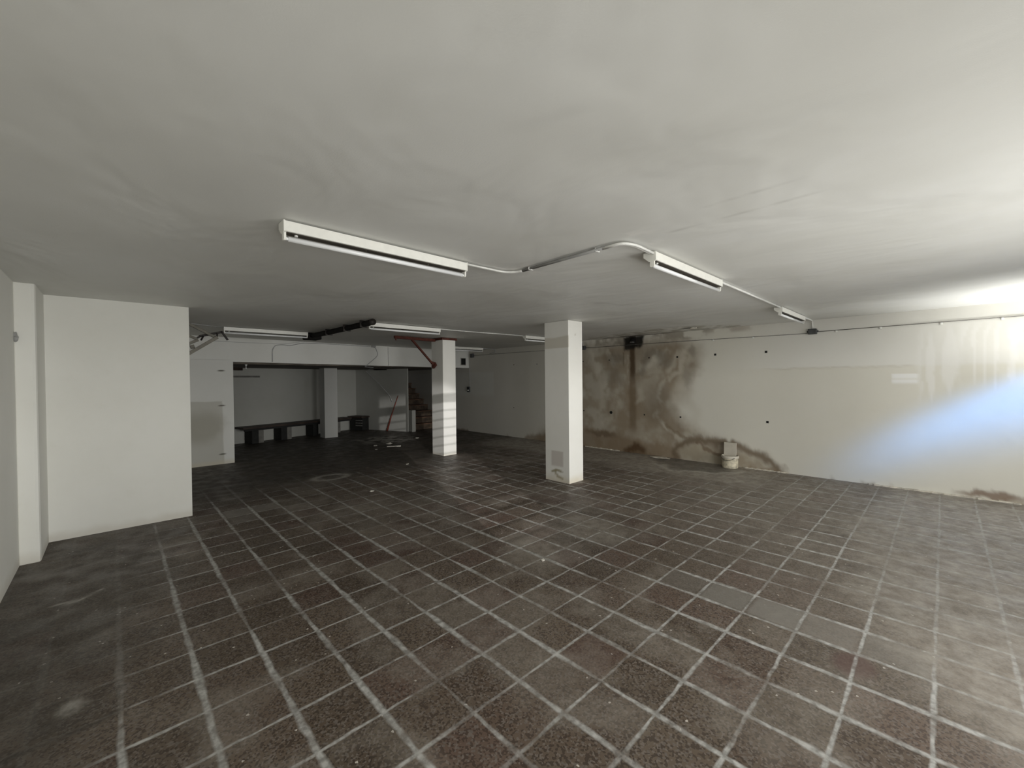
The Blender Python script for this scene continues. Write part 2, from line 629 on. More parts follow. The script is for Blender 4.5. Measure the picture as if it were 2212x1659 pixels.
# ---- floor paint
def floor_dirt(x, y, z):
    n1 = fbm(x * 0.9, y * 0.9, 3)
    n2 = fbm(x * 2.5 + 9, y * 2.5, 5)
    wx = x + (n2 - 0.5) * 0.5
    wy = y + (n1 - 0.5) * 0.6
    dust = np.zeros_like(x)
    dust = np.maximum(dust, 1.0 * sstep(6.1, 6.8, wx) * sstep(1.3, 2.1, wy) * (1 - sstep(7.5, 8.6, wy)))   # band by the stained wall
    dust = np.maximum(dust, 0.40 * sstep(1.2, 4.6, wx - wy * 0.85))                                        # fine dust by the corner door
    dust = np.maximum(dust, 0.85 * sstep(2.1, 3.2, wx - wy * 2.2) * (1 - sstep(0.45, 0.85, wy)) * 0.9)
    dust = np.maximum(dust, 0.55 * blob(wx, wy, 2.75, 2.55, 0.35, 0.35, 0.6))
    dust = np.maximum(dust, 0.55 * blob(wx, wy, 3.65, 2.55, 0.30, 0.5, 0.6))
    dust = np.maximum(dust, 0.45 * blob(wx, wy, 2.2, 5.0, 0.5, 0.35, 0.6))
    dust = np.maximum(dust, 0.30 * sstep(0.50, 0.66, n2))
    grime = np.zeros_like(x)
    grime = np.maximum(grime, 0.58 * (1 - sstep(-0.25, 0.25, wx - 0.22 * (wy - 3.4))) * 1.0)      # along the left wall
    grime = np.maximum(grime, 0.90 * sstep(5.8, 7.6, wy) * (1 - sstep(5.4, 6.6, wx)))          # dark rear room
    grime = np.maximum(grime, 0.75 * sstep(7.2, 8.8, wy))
    pud = poly_mask(wx, wy, [(7.8, 3.95), (7.2, 3.6), (6.95, 3.1), (7.05, 2.65), (7.5, 2.35), (7.8, 2.45)], 0.10)
    grime = np.maximum(grime, 0.55 * pud)
    grime = np.maximum(grime, (1 - sstep(0.004, 0.03, seg_dist(x + (n2 - .5) * .06, y, [(-0.36, 2.71), (-0.2, 2.70), (-0.02, 2.73)]))))
    mark = np.zeros_like(x)
    rr = np.hypot((x - 2.54) / 0.30, (y - 6.95) / 0.22)
    ring = np.exp(-((rr - 0.85) / 0.22) ** 2) * sstep(0.32, 0.6, n2 + 0.15)
    mark = np.maximum(mark, 0.75 * ring)
    pe = seg_dist(wx, wy, [(7.1, 3.7), (6.9, 3.1), (7.0, 2.6), (7.45, 2.28)])
    mark = np.maximum(mark, 0.55 * (1 - sstep(0.02, 0.09, pe)))
    mark = np.maximum(mark, 0.50 * blob(wx, wy, 7.55, 4.2, 0.25, 0.5, 0.6) * sstep(0.45, 0.6, n2))
    sm = blob(wx, wy, 5.25, 10.3, 0.75, 0.75, 0.4) * sstep(0.47, 0.56, fbm(x * 6, y * 6, 8))
    mark = np.maximum(mark, 0.75 * sm)
    mark = np.maximum(mark, 0.5 * blob(x, y, -0.17, 2.93, 0.045, 0.06, 0.4))
    mark = np.maximum(mark, 0.55 * (1 - sstep(0.006, 0.025, seg_dist(x, y, [(-0.33, 4.36), (-0.2, 4.34), (-0.09, 4.45)]))) * sstep(0.4, 0.55, vnoise(x * 30, y * 30, 4)))
    return np.stack([dust, grime, mark], -1)


def floor_grid(x, y, z):
    n = fbm(x * 1.1 + 4, y * 1.1 + 2, 21)
    g = np.ones_like(x)
    g *= 0.15 + 0.85 * sstep(-0.15, 0.25, x - 0.10 * (y - 3) + (n - 0.5) * 0.6)
    g *= 1 - 0.85 * sstep(6.2, 6.7, x + (n - 0.5) * 0.8) * sstep(1.3, 2.2, y)
    g *= 1 - 0.80 * sstep(6.0, 8.0, y)
    g *= 1 - 0.35 * sstep(2.6, 4.0, x - y * 3.0 + (n - 0.5))
    pale = np.zeros_like(x)
    inn = lambda a, b, c, d: sstep(a, a + .02, x) * (1 - sstep(b - .02, b, x)) * sstep(c, c + .02, y) * (1 - sstep(d - .02, d, y))
    for i, j, s in ((4, -3, .9), (4, -4, 1.0), (4, -5, .7), (4, -6, .55), (4, -2, .4), (3, 3, .35), (5, 1, .3), (-3, 13, .9), (-2, 13, .7), (-1, 12, .4), (-3, 12, .5)):
        pale = np.maximum(pale, s * inn(1.801 + .3 * i, 2.101 + .3 * i, 1.831 + .3 * j, 2.131 + .3 * j))
    red = np.zeros_like(x)
    red = np.maximum(red, 0.8 * blob(x + (n - .5) * .1, y, 2.86, 0.335, 0.13, 0.09, 0.25))
    red = np.maximum(red, 0.4 * inn(1.801, 2.101, 1.231, 1.531))
    return np.stack([g, pale, red], -1)


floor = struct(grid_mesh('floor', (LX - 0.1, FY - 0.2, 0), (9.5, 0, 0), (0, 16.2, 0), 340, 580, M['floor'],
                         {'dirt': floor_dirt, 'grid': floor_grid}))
bm = B(); box(bm, LX - 0.1, WX + 0.9, FY - 0.2, 14.7, -0.2, -0.012)
struct(link('floor_slab', bm, M['outside']))
bm = B(); box(bm, -14, 20, -24, FY - 0.21, -0.25, -0.02)
struct(link('ground_outside', bm, M['outside']))


# ---- ceiling paint
def ceil_paint(x, y, z):
    c = np.empty(x.shape + (3,)); c[:] = (0.755, 0.757, 0.73)
    n = fbm(x * 3, y * 3, 31)
    n2 = fbm(x * 9, y * 9, 33, 5)
    # two hairline cracks running away from the corner lamp
    for x0, (ya, yb) in ((2.235, (0.45, 1.15)), (2.455, (0.42, 1.16))):
        xx = x + (fbm(x * 0 + 1.0, y * 9, int(x0 * 100)) - 0.5) * 0.03
        d = np.abs(xx - x0)
        f = (1 - sstep(0.001, 0.012, d)) * sstep(ya - .05, ya + .05, y) * (1 - sstep(yb - .05, yb + .05, y))
        c = lerp(c, (0.42, 0.41, 0.38), f * 0.35)
    # long construction line towards the street front
    # peeling, water-marked paint above the stain
    sp = poly_mask(x + (n - .5) * .25, y + (n2 - .5) * .3, [(7.9, 2.2), (7.45, 2.5), (7.05, 3.0), (7.0, 3.7), (7.15, 4.6), (7.5, 5.4), (7.9, 5.8)], 0.06)
    c = lerp(c, (0.50, 0.48, 0.42), sp * sstep(0.40, 0.62, n2) * 0.9)
    c = lerp(c, (0.84, 0.83, 0.79), sp * (1 - sstep(0.38, 0.46, n2)) * 0.8)
    c = lerp(c, (0.14, 0.11, 0.08), sstep(7.68, 7.84, x + (n2 - .5) * .18) * sstep(3.4, 3.9, y) * (1 - sstep(5.0, 5.6, y)) * 0.85)
    c = lerp(c, (0.02, 0.018, 0.014), blob(x, y, 7.36, 3.12, 0.055, 0.16, 0.2) * sstep(0.3, 0.5, n))
    # scuffed paint round the conduit bends and over the black duct
    for cx, cy, r in ((2.36, 2.36, .22), (2.42, 1.42, .2), (2.5, 6.3, .35), (2.45, 7.0, .3)):
        f = blob(x, y, cx, cy, r, r, 0.6) * sstep(0.60, 0.68, n2)
        c = lerp(c, (0.86, 0.85, 0.82), f * 0.9)
    f = (1 - sstep(0.1, 0.55, np.abs(x - 2.65))) * sstep(5.2, 5.6, y) * (1 - sstep(8.0, 8.4, y))
    c = lerp(c, (0.45, 0.42, 0.37), f * 0.55 * n * 1.6)
    # greyer, darker towards the rear
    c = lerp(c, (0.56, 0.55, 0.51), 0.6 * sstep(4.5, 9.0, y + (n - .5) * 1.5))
    return c


def ceil_wave(x, y):
    # uneven hand-trowelled slab
    a = (fbm(x * 0.55 + 3, y * 0.85, 41, 3) - 0.5) * 0.022
    edge = sstep(0.0, 0.5, np.minimum(WX - x, x - LX)) * sstep(0, 0.6, y - FY)
    return a * edge * 0.5


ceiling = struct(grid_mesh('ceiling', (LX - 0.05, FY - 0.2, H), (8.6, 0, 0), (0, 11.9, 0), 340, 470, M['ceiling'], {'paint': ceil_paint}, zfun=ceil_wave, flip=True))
bm = B(); box(bm, LX - 0.3, WX + 0.3, FY - 0.25, 14.9, H + 0.03, H + 0.3)
struct(link('ceiling_slab', bm, M['outside']))


# ---- right wall paint (y, z)
def wall_paint(x, y, z):
    c = np.empty(y.shape + (3,)); c[:] = (0.71, 0.69, 0.615)
    n = fbm(y * 1.6, z * 1.6, 51)
    n2 = fbm(y * 5, z * 5, 53, 5)
    n3 = fbm(y * 14, z * 7, 57, 4)
    wy = y + (n2 - .5) * 0.22
    wz = z + (n3 - .5) * 0.12
    # fresher white coat above shoulder height by the street end
    f = sstep(1.68, 1.73, z + (n3 - .5) * .03) * (1 - sstep(1.4, 3.0, y))
    c = lerp(c, (0.76, 0.75, 0.71), f * 0.8)
    st = sstep(0.45, 0.62, vnoise(y * 22 + n2 * 2, z * 1.2, 61)) * sstep(1.28, 1.45, z + (vnoise(y * 18, z * 0 + 3, 62) - .5) * .35) * (1 - sstep(2.1, 2.3, z)) * (1 - sstep(0.1, 0.35, y))
    c = lerp(c, (0.82, 0.81, 0.78), st * 0.6)
    pt = sstep(0.23, 0.25, y) * (1 - sstep(0.49, 0.51, y)) * sstep(1.45, 1.465, z) * (1 - sstep(1.585, 1.60, z))  # slatted patch of reflected light painted into the wall colour
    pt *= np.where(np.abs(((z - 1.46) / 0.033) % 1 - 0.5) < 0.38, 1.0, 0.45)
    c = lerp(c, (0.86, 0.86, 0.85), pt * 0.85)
    ln = (1 - sstep(0.002, 0.02, np.abs(z + (n3 - .5) * .02 + (n2 - .5) * .03 - 1.70))) * (1 - sstep(1.8, 2.2, y)) * sstep(0.2, 0.4, y)
    c = lerp(c, (0.50, 0.46, 0.38), ln * 0.4)
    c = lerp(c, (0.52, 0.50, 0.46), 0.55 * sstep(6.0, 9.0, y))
    # --- leak stain
    wet = poly_mask(wy, wz, [(3.15, 2.16), (3.18, 1.75), (3.55, 1.45), (3.72, 1.1), (3.5, 0.8), (3.1, 0.52), (2.6, 0.36),
                             (2.1, 0.2), (1.75, -0.1), (7.4, -0.1), (7.0, 0.3), (6.3, 0.6), (5.9, 1.2), (6.2, 2.0), (6.0, 2.34), (3.7, 2.34)], 0.17)
    tone = lerp(np.broadcast_to(np.array((0.34, 0.285, 0.21)), c.shape).copy(), (0.45, 0.41, 0.335), sstep(0.35, 0.68, n2))
    tone = lerp(tone, (0.24, 0.185, 0.125), sstep(0.45, 0.7, fbm(y * 2.2, z * 1.3, 71)) * 0.7)
    c = c * (1 - (wet * 0.92)[..., None]) + tone * (wet * 0.92)[..., None]
    up = poly_mask(wy, wz, [(2.7, 2.5), (3.3, 2.30), (6.2, 2.28), (6.4, 2.5)], 0.06)
    c = lerp(c, (0.30, 0.265, 0.21), up * sstep(0.42, 0.58, n2) * 0.75)
    c = lerp(c, (0.30, 0.235, 0.155), blob(wy, wz, 3.55, 1.55, 0.30, 0.45, 0.5) * 0.45)
    c = lerp(c, (0.26, 0.205, 0.14), blob(wy, wz, 4.1, 1.05, 0.35, 0.55, 0.5) * 0.45)
    c = lerp(c, (0.26, 0.195, 0.125), blob(wy, wz, 4.6, 0.75, 0.30, 0.6, 0.5) * 0.45)
    # pale veins of salt
    for pts, w, s in (([(3.72, 2.10), (3.95, 1.96), (4.2, 1.84)], 0.075, .75), ([(3.45, 2.05), (3.55, 1.7), (3.9, 1.45), (4.0, 1.2), (3.85, 1.0), (4.02, 0.82), (3.8, 0.62), (3.5, 0.38)], 0.05, .6),
                      ([(5.55, 2.15), (5.5, 1.9), (5.3, 1.6), (5.25, 1.2), (5.25, 0.95)], 0.10, .45), ([(5.15, 2.18), (5.05, 1.98), (4.92, 1.85)], 0.06, .6), ([(4.62, 2.05), (4.60, 1.45)], 0.022, .6),
                      ([(5.0, 2.37), (4.82, 2.36)], 0.05, .5), ([(3.72, 2.36), (4.1, 2.36)], 0.05, .45), ([(4.40, 1.36), (4.35, 1.15), (4.42, 1.05)], 0.05, .4), ([(4.0, 2.12), (4.02, 2.0)], .04, .6), ([(5.62, 2.2), (5.45, 2.0), (5.40, 1.75)], .07, .5), ([(3.42, 2.15), (3.62, 1.95), (3.75, 1.7)], .06, .5), ([(4.9, 1.0), (5.0, 0.7), (5.3, 0.55)], .09, .4), ([(3.35, 1.2), (3.2, 0.9), (3.3, 0.6)], .10, .4), ([(3.28, 2.1), (3.4, 1.85), (3.5, 1.4)], 0.12, .5)):
        d = seg_dist(y + (n2 - .5) * .16, z + (n3 - .5) * .1, pts)
        c = lerp(c, (0.60, 0.565, 0.48), (1 - sstep(w * 0.15, w * 1.6, d)) * s * sstep(0.25, 0.6, fbm(y * 7 + 3, z * 5, 93)))
    # grey mould blotches
    for cy, cz, ry, rz, s in ((4.98, 2.02, .18, .12, .6), (4.1, 2.08, .20, .10, .6), (3.85, 1.94, .16, .15, .6), (4.25, 1.95, .10, .12, .7), (4.75, 2.34, .25, .06, .6),
                              (3.3, 2.07, .07, .1, .5), (3.35, 1.6, .10, .2, .4), (4.32, 1.72, .08, .10, .5), (5.0, 1.62, .2, .2, .3), (4.0, 1.1, .25, .35, .35)):
        c = lerp(c, (0.19, 0.165, 0.13), blob(y + (n2 - .5) * .25, z + (n3 - .5) * .2, cy, cz, ry, rz, 0.6) * s)
    # the dark run below the broken pipe
    d = np.abs(y - 4.53 + (n3 - .5) * 0.04)
    run = (1 - sstep(0.03, 0.09, d)) * sstep(1.30, 1.75, z)
    c = lerp(c, (0.075, 0.045, 0.022), run * 0.9)
    run = (1 - sstep(0.03, 0.13, d)) * sstep(0.35, 0.6, z) * (1 - sstep(1.3, 1.7, z))
    c = lerp(c, (0.17, 0.12, 0.07), run * 0.7)
    run = (1 - sstep(0.005, 0.03, np.abs(y - 4.74))) * sstep(1.75, 1.9, z) * (1 - sstep(2.1, 2.15, z))
    c = lerp(c, (0.14, 0.10, 0.06), run * 0.6)
    top = poly_mask(wy, wz, [(4.20, 2.46), (4.30, 2.27), (4.42, 2.17), (4.66, 2.17), (4.72, 2.3), (4.76, 2.46)], 0.04)
    c = lerp(c, (0.016, 0.014, 0.011), top * 0.97)
    # brown tide marks near the floor
    lowb = poly_mask(wy, wz, [(3.4, -0.1), (3.75, 0.28), (4.5, 0.26), (5.0, 0.40), (5.6, 0.42), (6.6, 0.2), (7.6, 0.12), (7.9, -0.1)], 0.07)
    c = lerp(c, (0.24, 0.175, 0.11), lowb * 0.7)
    c = lerp(c, (0.085, 0.045, 0.018), blob(wy, wz, 4.46, 0.03, 0.24, 0.17, 0.35) * 0.85)
    c = lerp(c, (0.15, 0.105, 0.065), blob(wy, wz, 5.3, 0.34, 0.35, 0.06, 0.6) * 0.7)
    d = seg_dist(wy, wz, [(3.62, 0.0), (3.62, 0.16), (3.45, 0.32), (3.2, 0.42), (2.9, 0.40), (2.6, 0.38), (2.35, 0.33), (2.1, 0.2), (1.8, 0.0)])
    c = lerp(c, (0.17, 0.125, 0.08), (1 - sstep(0.01, 0.12, d)) * 0.85)
    inn = poly_mask(wy, wz, [(3.5, 0.02), (3.5, 0.16), (3.2, 0.32), (2.95, 0.28), (2.8, 0.05)], 0.05)
    c = lerp(c, (0.42, 0.37, 0.28), inn * 0.6)
    d = seg_dist(wy, wz, [(3.2, 0.36), (2.95, 0.22), (2.75, 0.14), (2.5, 0.12)])
    c = lerp(c, (0.18, 0.125, 0.08), (1 - sstep(0.015, 0.05, d)) * 0.7)
    d = seg_dist(wy, wz, [(3.75, 0.66), (3.55, 0.5), (3.45, 0.40)])
    c = lerp(c, (0.22, 0.17, 0.11), (1 - sstep(0.01, 0.04, d)) * 0.6)
    # damp skirt elsewhere
    sk = (1 - sstep(0.0, 0.07, wz)) * sstep(0.50, 0.62, fbm(y * 3, z * 0 + 2, 81))
    c = lerp(c, (0.22, 0.16, 0.10), sk * 0.7)
    c = lerp(c, (0.17, 0.10, 0.06), blob(wy, wz, -0.45, 0.06, 0.28, 0.05, 0.5) * 0.8)
    c = lerp(c, (0.50, 0.46, 0.40), blob(y, z, 2.55, 2.42, 0.35, 0.05, 0.6) * sstep(.4, .6, n2) * 0.9)
    # light on the wall round the rear switch, painted in as a pale square
    f = sstep(8.9, 9.0, y) * sstep(1.0, 1.2, z) * (1 - sstep(1.75, 1.85, z))
    c = lerp(c, (0.66, 0.66, 0.62), f * 0.6)
    return np.clip(c, 0, 1)


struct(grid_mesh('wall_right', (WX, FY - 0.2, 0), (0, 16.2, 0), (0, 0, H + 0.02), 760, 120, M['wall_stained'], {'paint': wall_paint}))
bm = B(); box(bm, WX + 0.012, WX + 0.25, FY - 0.2, 14.7, -0.1, H + 0.02)
struct(link('wall_right_backing', bm, M['outside']))

# ---- other walls
bm = B(); box(bm, LX - 0.2, LX, FY - 0.2, 6.3, -0.02, H + 0.02)
struct(link('wall_left', bm, M['wall']))
bm = B(); box(bm, LX - 0.02, -0.485, 5.535, 6.25, -0.02, H + 0.02)
struct(link('trim_1', bm, M['wall'], bevel=0.025))
bm = B(); box(bm, LX - 0.02, 0.650, 6.14, 9.9, -0.02, H + 0.02)
struct(link('wall_boxed_in', bm, M['wall'], bevel=0.006))


def part_paint(x, y, z):
    c = np.empty(x.shape + (3,)); c[:] = (0.72, 0.72, 0.69)
    n = fbm(x * 4, z * 4, 91)
    sq = poly_mask(x + (n - .5) * .03, z + (n - .5) * .03, [(0.4, -0.1), (0.4, 1.205), (1.50, 1.215), (1.52, -0.1)], 0.012)
    c = lerp(c, (0.50, 0.49, 0.44), sq * 0.8)
    c = lerp(c, (0.35, 0.33, 0.27), blob(x + (n - .5) * .4, z, 1.2, 0.72, 0.32, 0.28, 0.5) * 0.6)
    for zz in (1.792, 1.125, 0.191):
        c = lerp(c, (0.08, 0.07, 0.05), blob(x, z + (n - .5) * .02, 1.49, zz, 0.055, 0.014, 0.5) * 0.9)
    c = lerp(c, (0.60, 0.54, 0.40), (1 - sstep(0.02, 0.12, z)) * 0.5)
    return c


struct(grid_mesh('wall_partition', (0.5, 9.60, 0), (1.185, 0, 0), (0, 0, 2.0), 100, 170, M['partition'], {'paint': part_paint}))
bm = B(); box(bm, 0.5, 1.684, 9.612, 9.80, -0.02, 1.99)
struct(link('wall_partition_core', bm, M['wall_dim']))

# dropped face over the rear room: slightly skew, from the boxed-in corner to the right wall
BP = [(0.45, 9.61), (WX + 0.05, 10.103), (WX + 0.05, 10.30), (0.45, 9.81)]
bm = B(); prism(bm, BP, [1.981, 1.934, 1.934, 1.981], H + 0.03)
struct(link('wall_rear_header', bm, M['header']))
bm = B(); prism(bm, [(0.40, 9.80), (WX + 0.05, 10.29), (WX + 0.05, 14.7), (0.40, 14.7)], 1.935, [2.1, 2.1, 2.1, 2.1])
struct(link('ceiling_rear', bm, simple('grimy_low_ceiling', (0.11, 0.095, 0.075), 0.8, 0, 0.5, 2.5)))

# rear room walls
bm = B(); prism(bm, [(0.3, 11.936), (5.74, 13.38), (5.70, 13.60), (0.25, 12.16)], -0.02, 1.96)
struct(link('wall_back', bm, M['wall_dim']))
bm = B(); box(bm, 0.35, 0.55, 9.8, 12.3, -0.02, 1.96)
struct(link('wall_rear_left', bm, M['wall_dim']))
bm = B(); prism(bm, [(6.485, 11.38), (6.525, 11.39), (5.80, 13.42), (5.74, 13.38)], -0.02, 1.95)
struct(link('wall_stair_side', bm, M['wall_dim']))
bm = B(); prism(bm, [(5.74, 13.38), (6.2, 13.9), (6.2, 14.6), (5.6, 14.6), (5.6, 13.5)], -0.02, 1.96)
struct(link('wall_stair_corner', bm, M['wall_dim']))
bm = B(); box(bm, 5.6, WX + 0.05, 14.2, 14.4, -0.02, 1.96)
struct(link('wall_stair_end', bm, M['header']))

# street front, behind the camera, with its openings, side window added for fill
bm = B()
for x0, x1, z0, z1 in ((LX - 0.2, -0.30, -0.02, H), (-0.30, 0.60, -0.02, 0.55), (-0.30, 0.60, 2.05, H), (0.60, 1.07, -0.02, H), (1.07, 1.50, -0.02, 1.15), (1.07, 1.50, 2.388, H),
                       (1.50, 1.90, -0.02, H), (1.90, 4.40, 2.07, H), (4.40, 5.15, -0.02, H), (5.15, 7.55, 2.07, H), (7.55, WX + 0.05, -0.02, H)):
    box(bm, x0, x1, FY - 0.04, FY, z0, z1 + (0.02 if z1 == H else 0))
struct(link('wall_front', bm, M['wall']))

# ================================================================== COLUMNS
def column(name, x0, x1, y0, y1, ztop, paint, label, group):
    n = 12
    nz = 160
    o_bm = B()
    me = None
    root = empty(name, ((x0 + x1) / 2, (y0 + y1) / 2, 0))
    tag(root, label, 'column', group)
    bm = B()
    xs = [(x0, y0), (x1, y0), (x1, y1), (x0, y1)]
    lay = bm.verts.layers.float_color.new('paint')
    nseg = 14
    ring_pts = []
    for i in range(4):
        a, b = xs[i], xs[(i + 1) % 4]
        for k in range(nseg):
            s = k / nseg
            ring_pts.append((a[0] + (b[0] - a[0]) * s, a[1] + (b[1] - a[1]) * s))
    P = np.array(ring_pts)
    rings = []
    cx, cy = (x0 + x1) / 2, (y0 + y1) / 2
    for j in range(nz + 1):
        z = ztop * j / nz
        col = paint(P[:, 0], P[:, 1], np.full(len(P), z))
        r = []
        for p, cc in zip(P, col):
            v = bm.verts.new((p[0] - cx, p[1] - cy, z))
            v[lay] = (cc[0], cc[1], cc[2], 1)
            r.append(v)
        rings.append(r)
    N = len(P)
    for a, b in zip(rings[:-1], rings[1:]):
        for k in range(N):
            bm.faces.new((a[k], a[(k + 1) % N], b[(k + 1) % N], b[k]))
    bm.faces.new(rings[0][::-1])
    bm.faces.new(rings[-1])
    link('shaft', bm, M['column'], root)
    o_bm.free()
    return root


def col1_paint(x, y, z):
    c = np.empty(x.shape + (3,)); c[:] = (0.82, 0.81, 0.765)
    n = fbm((x + y) * 6, z * 6, 101)
    left = x < 4.895
    f = sstep(2.035, 2.05, z + (n - .5) * .01) * (1 - sstep(2.19, 2.215, z + (n - .5) * .02 - np.abs(y - 4.15) * 0.05)) * left
    c = lerp(c, (0.52, 0.48, 0.39), f * 0.6)
    f = sstep(0.22, 0.25, z) * (1 - sstep(0.465, 0.475, z)) * sstep(3.985, 3.995, y) * (1 - sstep(4.225, 4.235, y)) * left
    c = lerp(c, (0.50, 0.45, 0.41), f * 0.65)
    for pts in ([(4.20, 0.14), (4.12, 0.17), (4.02, 0.16)], [(4.14, 0.14), (4.10, 0.08), (4.0, 0.05)]):
        d = seg_dist(y, z + (n - .5) * .04, pts)
        c = lerp(c, (0.27, 0.23, 0.12), (1 - sstep(0.008, 0.03, d)) * left * 0.8)
    c = lerp(c, (0.62, 0.54, 0.38), (1 - sstep(0.0, 0.14, z + (n - .5) * .12)) * 0.5)
    right = y < 3.9
    c = lerp(c, (0.50, 0.45, 0.38), blob(x, z, 5.06, 2.24, 0.012, 0.012, .4) * right * 0.7)
    return c


def col2_paint(x, y, z):
    c = np.empty(x.shape + (3,)); c[:] = (0.83, 0.82, 0.775)
    n = fbm((x + y) * 6, z * 6, 111)
    c = lerp(c, (0.60, 0.54, 0.40), (1 - sstep(0.0, 0.08, z + (n - .5) * .08)) * 0.4)
    return c


c1 = column('concrete_column', 4.885, 5.225, 3.868, 4.335, H - 0.004, col1_paint, 'large white square column in the middle of the room, brownish patch near its top', 'white square columns')
c2 = column('concrete_column', 4.905, 5.225, 7.160, 7.575, H - 0.004, col2_paint, 'white square column with a rust red steel band round its top', 'white square columns')


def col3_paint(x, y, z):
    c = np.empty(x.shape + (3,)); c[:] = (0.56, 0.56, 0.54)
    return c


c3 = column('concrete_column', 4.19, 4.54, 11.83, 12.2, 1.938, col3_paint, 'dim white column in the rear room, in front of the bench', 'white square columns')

# red oxide band, strut and brace on the second column
root = empty('steel_bracket', (5.065, 7.3675, 2.35))
tag(root, 'rust red steel band and diagonal brace on top of the far column', 'bracket')
ox, oy, oz = 5.065, 7.3675, 2.35


def rel(p):
    return (p[0] - ox, p[1] - oy, p[2] - oz)


bm = B()
for a, b_ in (((4.888, 7.145, 2.424), (5.242, 7.145, 2.424)), ((4.888, 7.59, 2.424), (5.242, 7.59, 2.424))):
    bar(bm, rel(a), rel(b_), 0.026, 0.045)
for a, b_ in (((4.890, 7.135, 2.424), (4.890, 7.60, 2.424)), ((5.240, 7.135, 2.424), (5.240, 7.60, 2.424))):
    bar(bm, rel(a), rel(b_), 0.026, 0.045)
link('band', bm, M['rust'], root, bevel=0.003)
bm = B(); bar(bm, rel((3.90, 7.30, 2.408)), rel((4.885, 7.42, 2.408)), 0.055, 0.055)
link('strut', bm, M['rust'], root, bevel=0.003)
bm = B(); bar(bm, rel((3.93, 7.303, 2.39)), rel((3.93, 7.303, 2.345)), 0.02, 0.02)
link('hook', bm, M['rust'], root)
bm = B(); bar(bm, rel((4.30, 7.36, 2.395)), rel((4.83, 7.42, 1.91)), 0.036, 0.036)
bar(bm, rel((4.80, 7.415, 1.935)), rel((4.885, 7.425, 1.915)), 0.05, 0.06)
link('brace', bm, M['rust'], root, bevel=0.003)
bm = B(); bar(bm, rel((4.868, 7.375, 1.915)), rel((4.868, 7.475, 1.845)), 0.05, 0.075)
link('foot_plate', bm, M['rust'], root, bevel=0.003)


# ================================================================== FLUORESCENT BATTENS
def batten_parts(root, L=1.245):
    # local frame: x along lamp, origin at left end on ceiling, -y faces the street, z down negative
    bm = B()
    extrude_x(bm, [(0, -0.002), (0, -0.058), (0.010, -0.062), (0.050, -0.062), (0.088, -0.030), (0.088, -0.002)], 0.004, L - 0.004)
    body = link('channel', bm, M['lampmetal'], root, bevel=0.0015)
    bm = B(); box(bm, 0.016, L - 0.016, 0.004, 0.056, -0.0655, -0.0615)
    link('reflector', bm, M['lampunder'], root)
    for x in (0.0, L - 0.008):
        bm = B()
        extrude_x(bm, [(-0.002, 0), (-0.002, -0.060), (0.010, -0.066), (0.052, -0.066), (0.092, -0.032), (0.092, 0)], x, x + 0.008)
        link('end_cap', bm, M['lampmetal'], root, bevel=0.001)
    for x in (0.004, L - 0.016):
        bm = B()
        extrude_x(bm, [(0.012, -0.060), (0.012, -0.096), (0.018, -0.104), (0.040, -0.104), (0.046, -0.096), (0.046, -0.060)], x, x + 0.012)
        h = link('lamp_holder', bm, M['lampmetal'], root, bevel=0.001)
    bm = B()
    tube(bm, [(0.016, 0.029, -0.0925), (0.03, 0.029, -0.0925)], 0.0090, 14)
    tube(bm, [(0.03, 0.029, -0.0925), (L - 0.03, 0.029, -0.0925)], 0.0140, 18)
    tube(bm, [(L - 0.03, 0.029, -0.0925), (L - 0.016, 0.029, -0.0925)], 0.0090, 14)
    link('tube', bm, M['tube'], root, smooth=True)
    bm = B(); tube(bm, [(0.07, 0.026, -0.064), (0.07, 0.026, -0.074)], 0.009, 12)
    link('starter', bm, M['pvc'], root)
    for x in (L * 0.38, L * 0.74):
        bm = B(); tube(bm, [(x, 0.030, -0.064), (x, 0.030, -0.069)], 0.004, 8)
        link('screw', bm, M['steel'], root)


def copy_tree(root):
    c = root.copy()
    C.objects.link(c)
    for ch in root.children:
        k = ch.copy()
        C.objects.link(k)
        k.parent = c
    return c


lamps = [
    (0.672, 2.462, 0.0, 'nearest long fluorescent batten, large on the ceiling at left'),
    (2.700, 1.372, 0.0, 'fluorescent batten between the curved conduit bend and the straight conduit to the wall'),
    (6.020, 1.392, 0.0, 'fluorescent batten ending beside the dark junction box on the stained wall'),
    (1.262, 7.835, 0.0, 'fluorescent batten in front of the header, between the folded steel arms and the black duct'),
    (2.765, 5.93, -0.018, 'fluorescent batten at the front end of the black ceiling duct'),
    (5.93, 5.76, -0.01, 'fluorescent batten partly hidden behind the large middle column'),
    (6.12, 8.80, 0.0, 'small distant fluorescent batten showing just right of the red banded column'),
]
first = empty('fluorescent_lamp', (0, 0, H))
batten_parts(first)
roots = []
for i, (x, y, rz, lab) in enumerate(lamps):
    r = first if i == 0 else copy_tree(first)
    r.location = (x, y, H - 0.006 if y < 5 else H - 0.004)
    r.rotation_euler = (0, 0, rz)
    tag(r, lab, 'ceiling lamp', 'unlit fluorescent battens on the ceiling')
    roots.append(r)


# ================================================================== CONDUITS AND CABLES
def wire(name, pts, r, mat, label, cat='cable', group=None, rc=0.05, seg=10, extra=()):
    bm = B()
    tube(bm, pts, r, seg, rc)
    for p2 in extra:
        tube(bm, p2, r, seg, rc)
    o = link(name, bm, mat, None, smooth=True)
    return tag(o, label, cat, group)


Zc = H - 0.012
# curved run from the first batten to the second: white ends, grey middle pair
root = empty('bent_conduit', (2.36, 1.9, H))
tag(root, 'double conduit bending across the ceiling between the two nearest battens', 'conduit')


def rr_(p):
    return (p[0] - 2.36, p[1] - 1.9, p[2] - H)


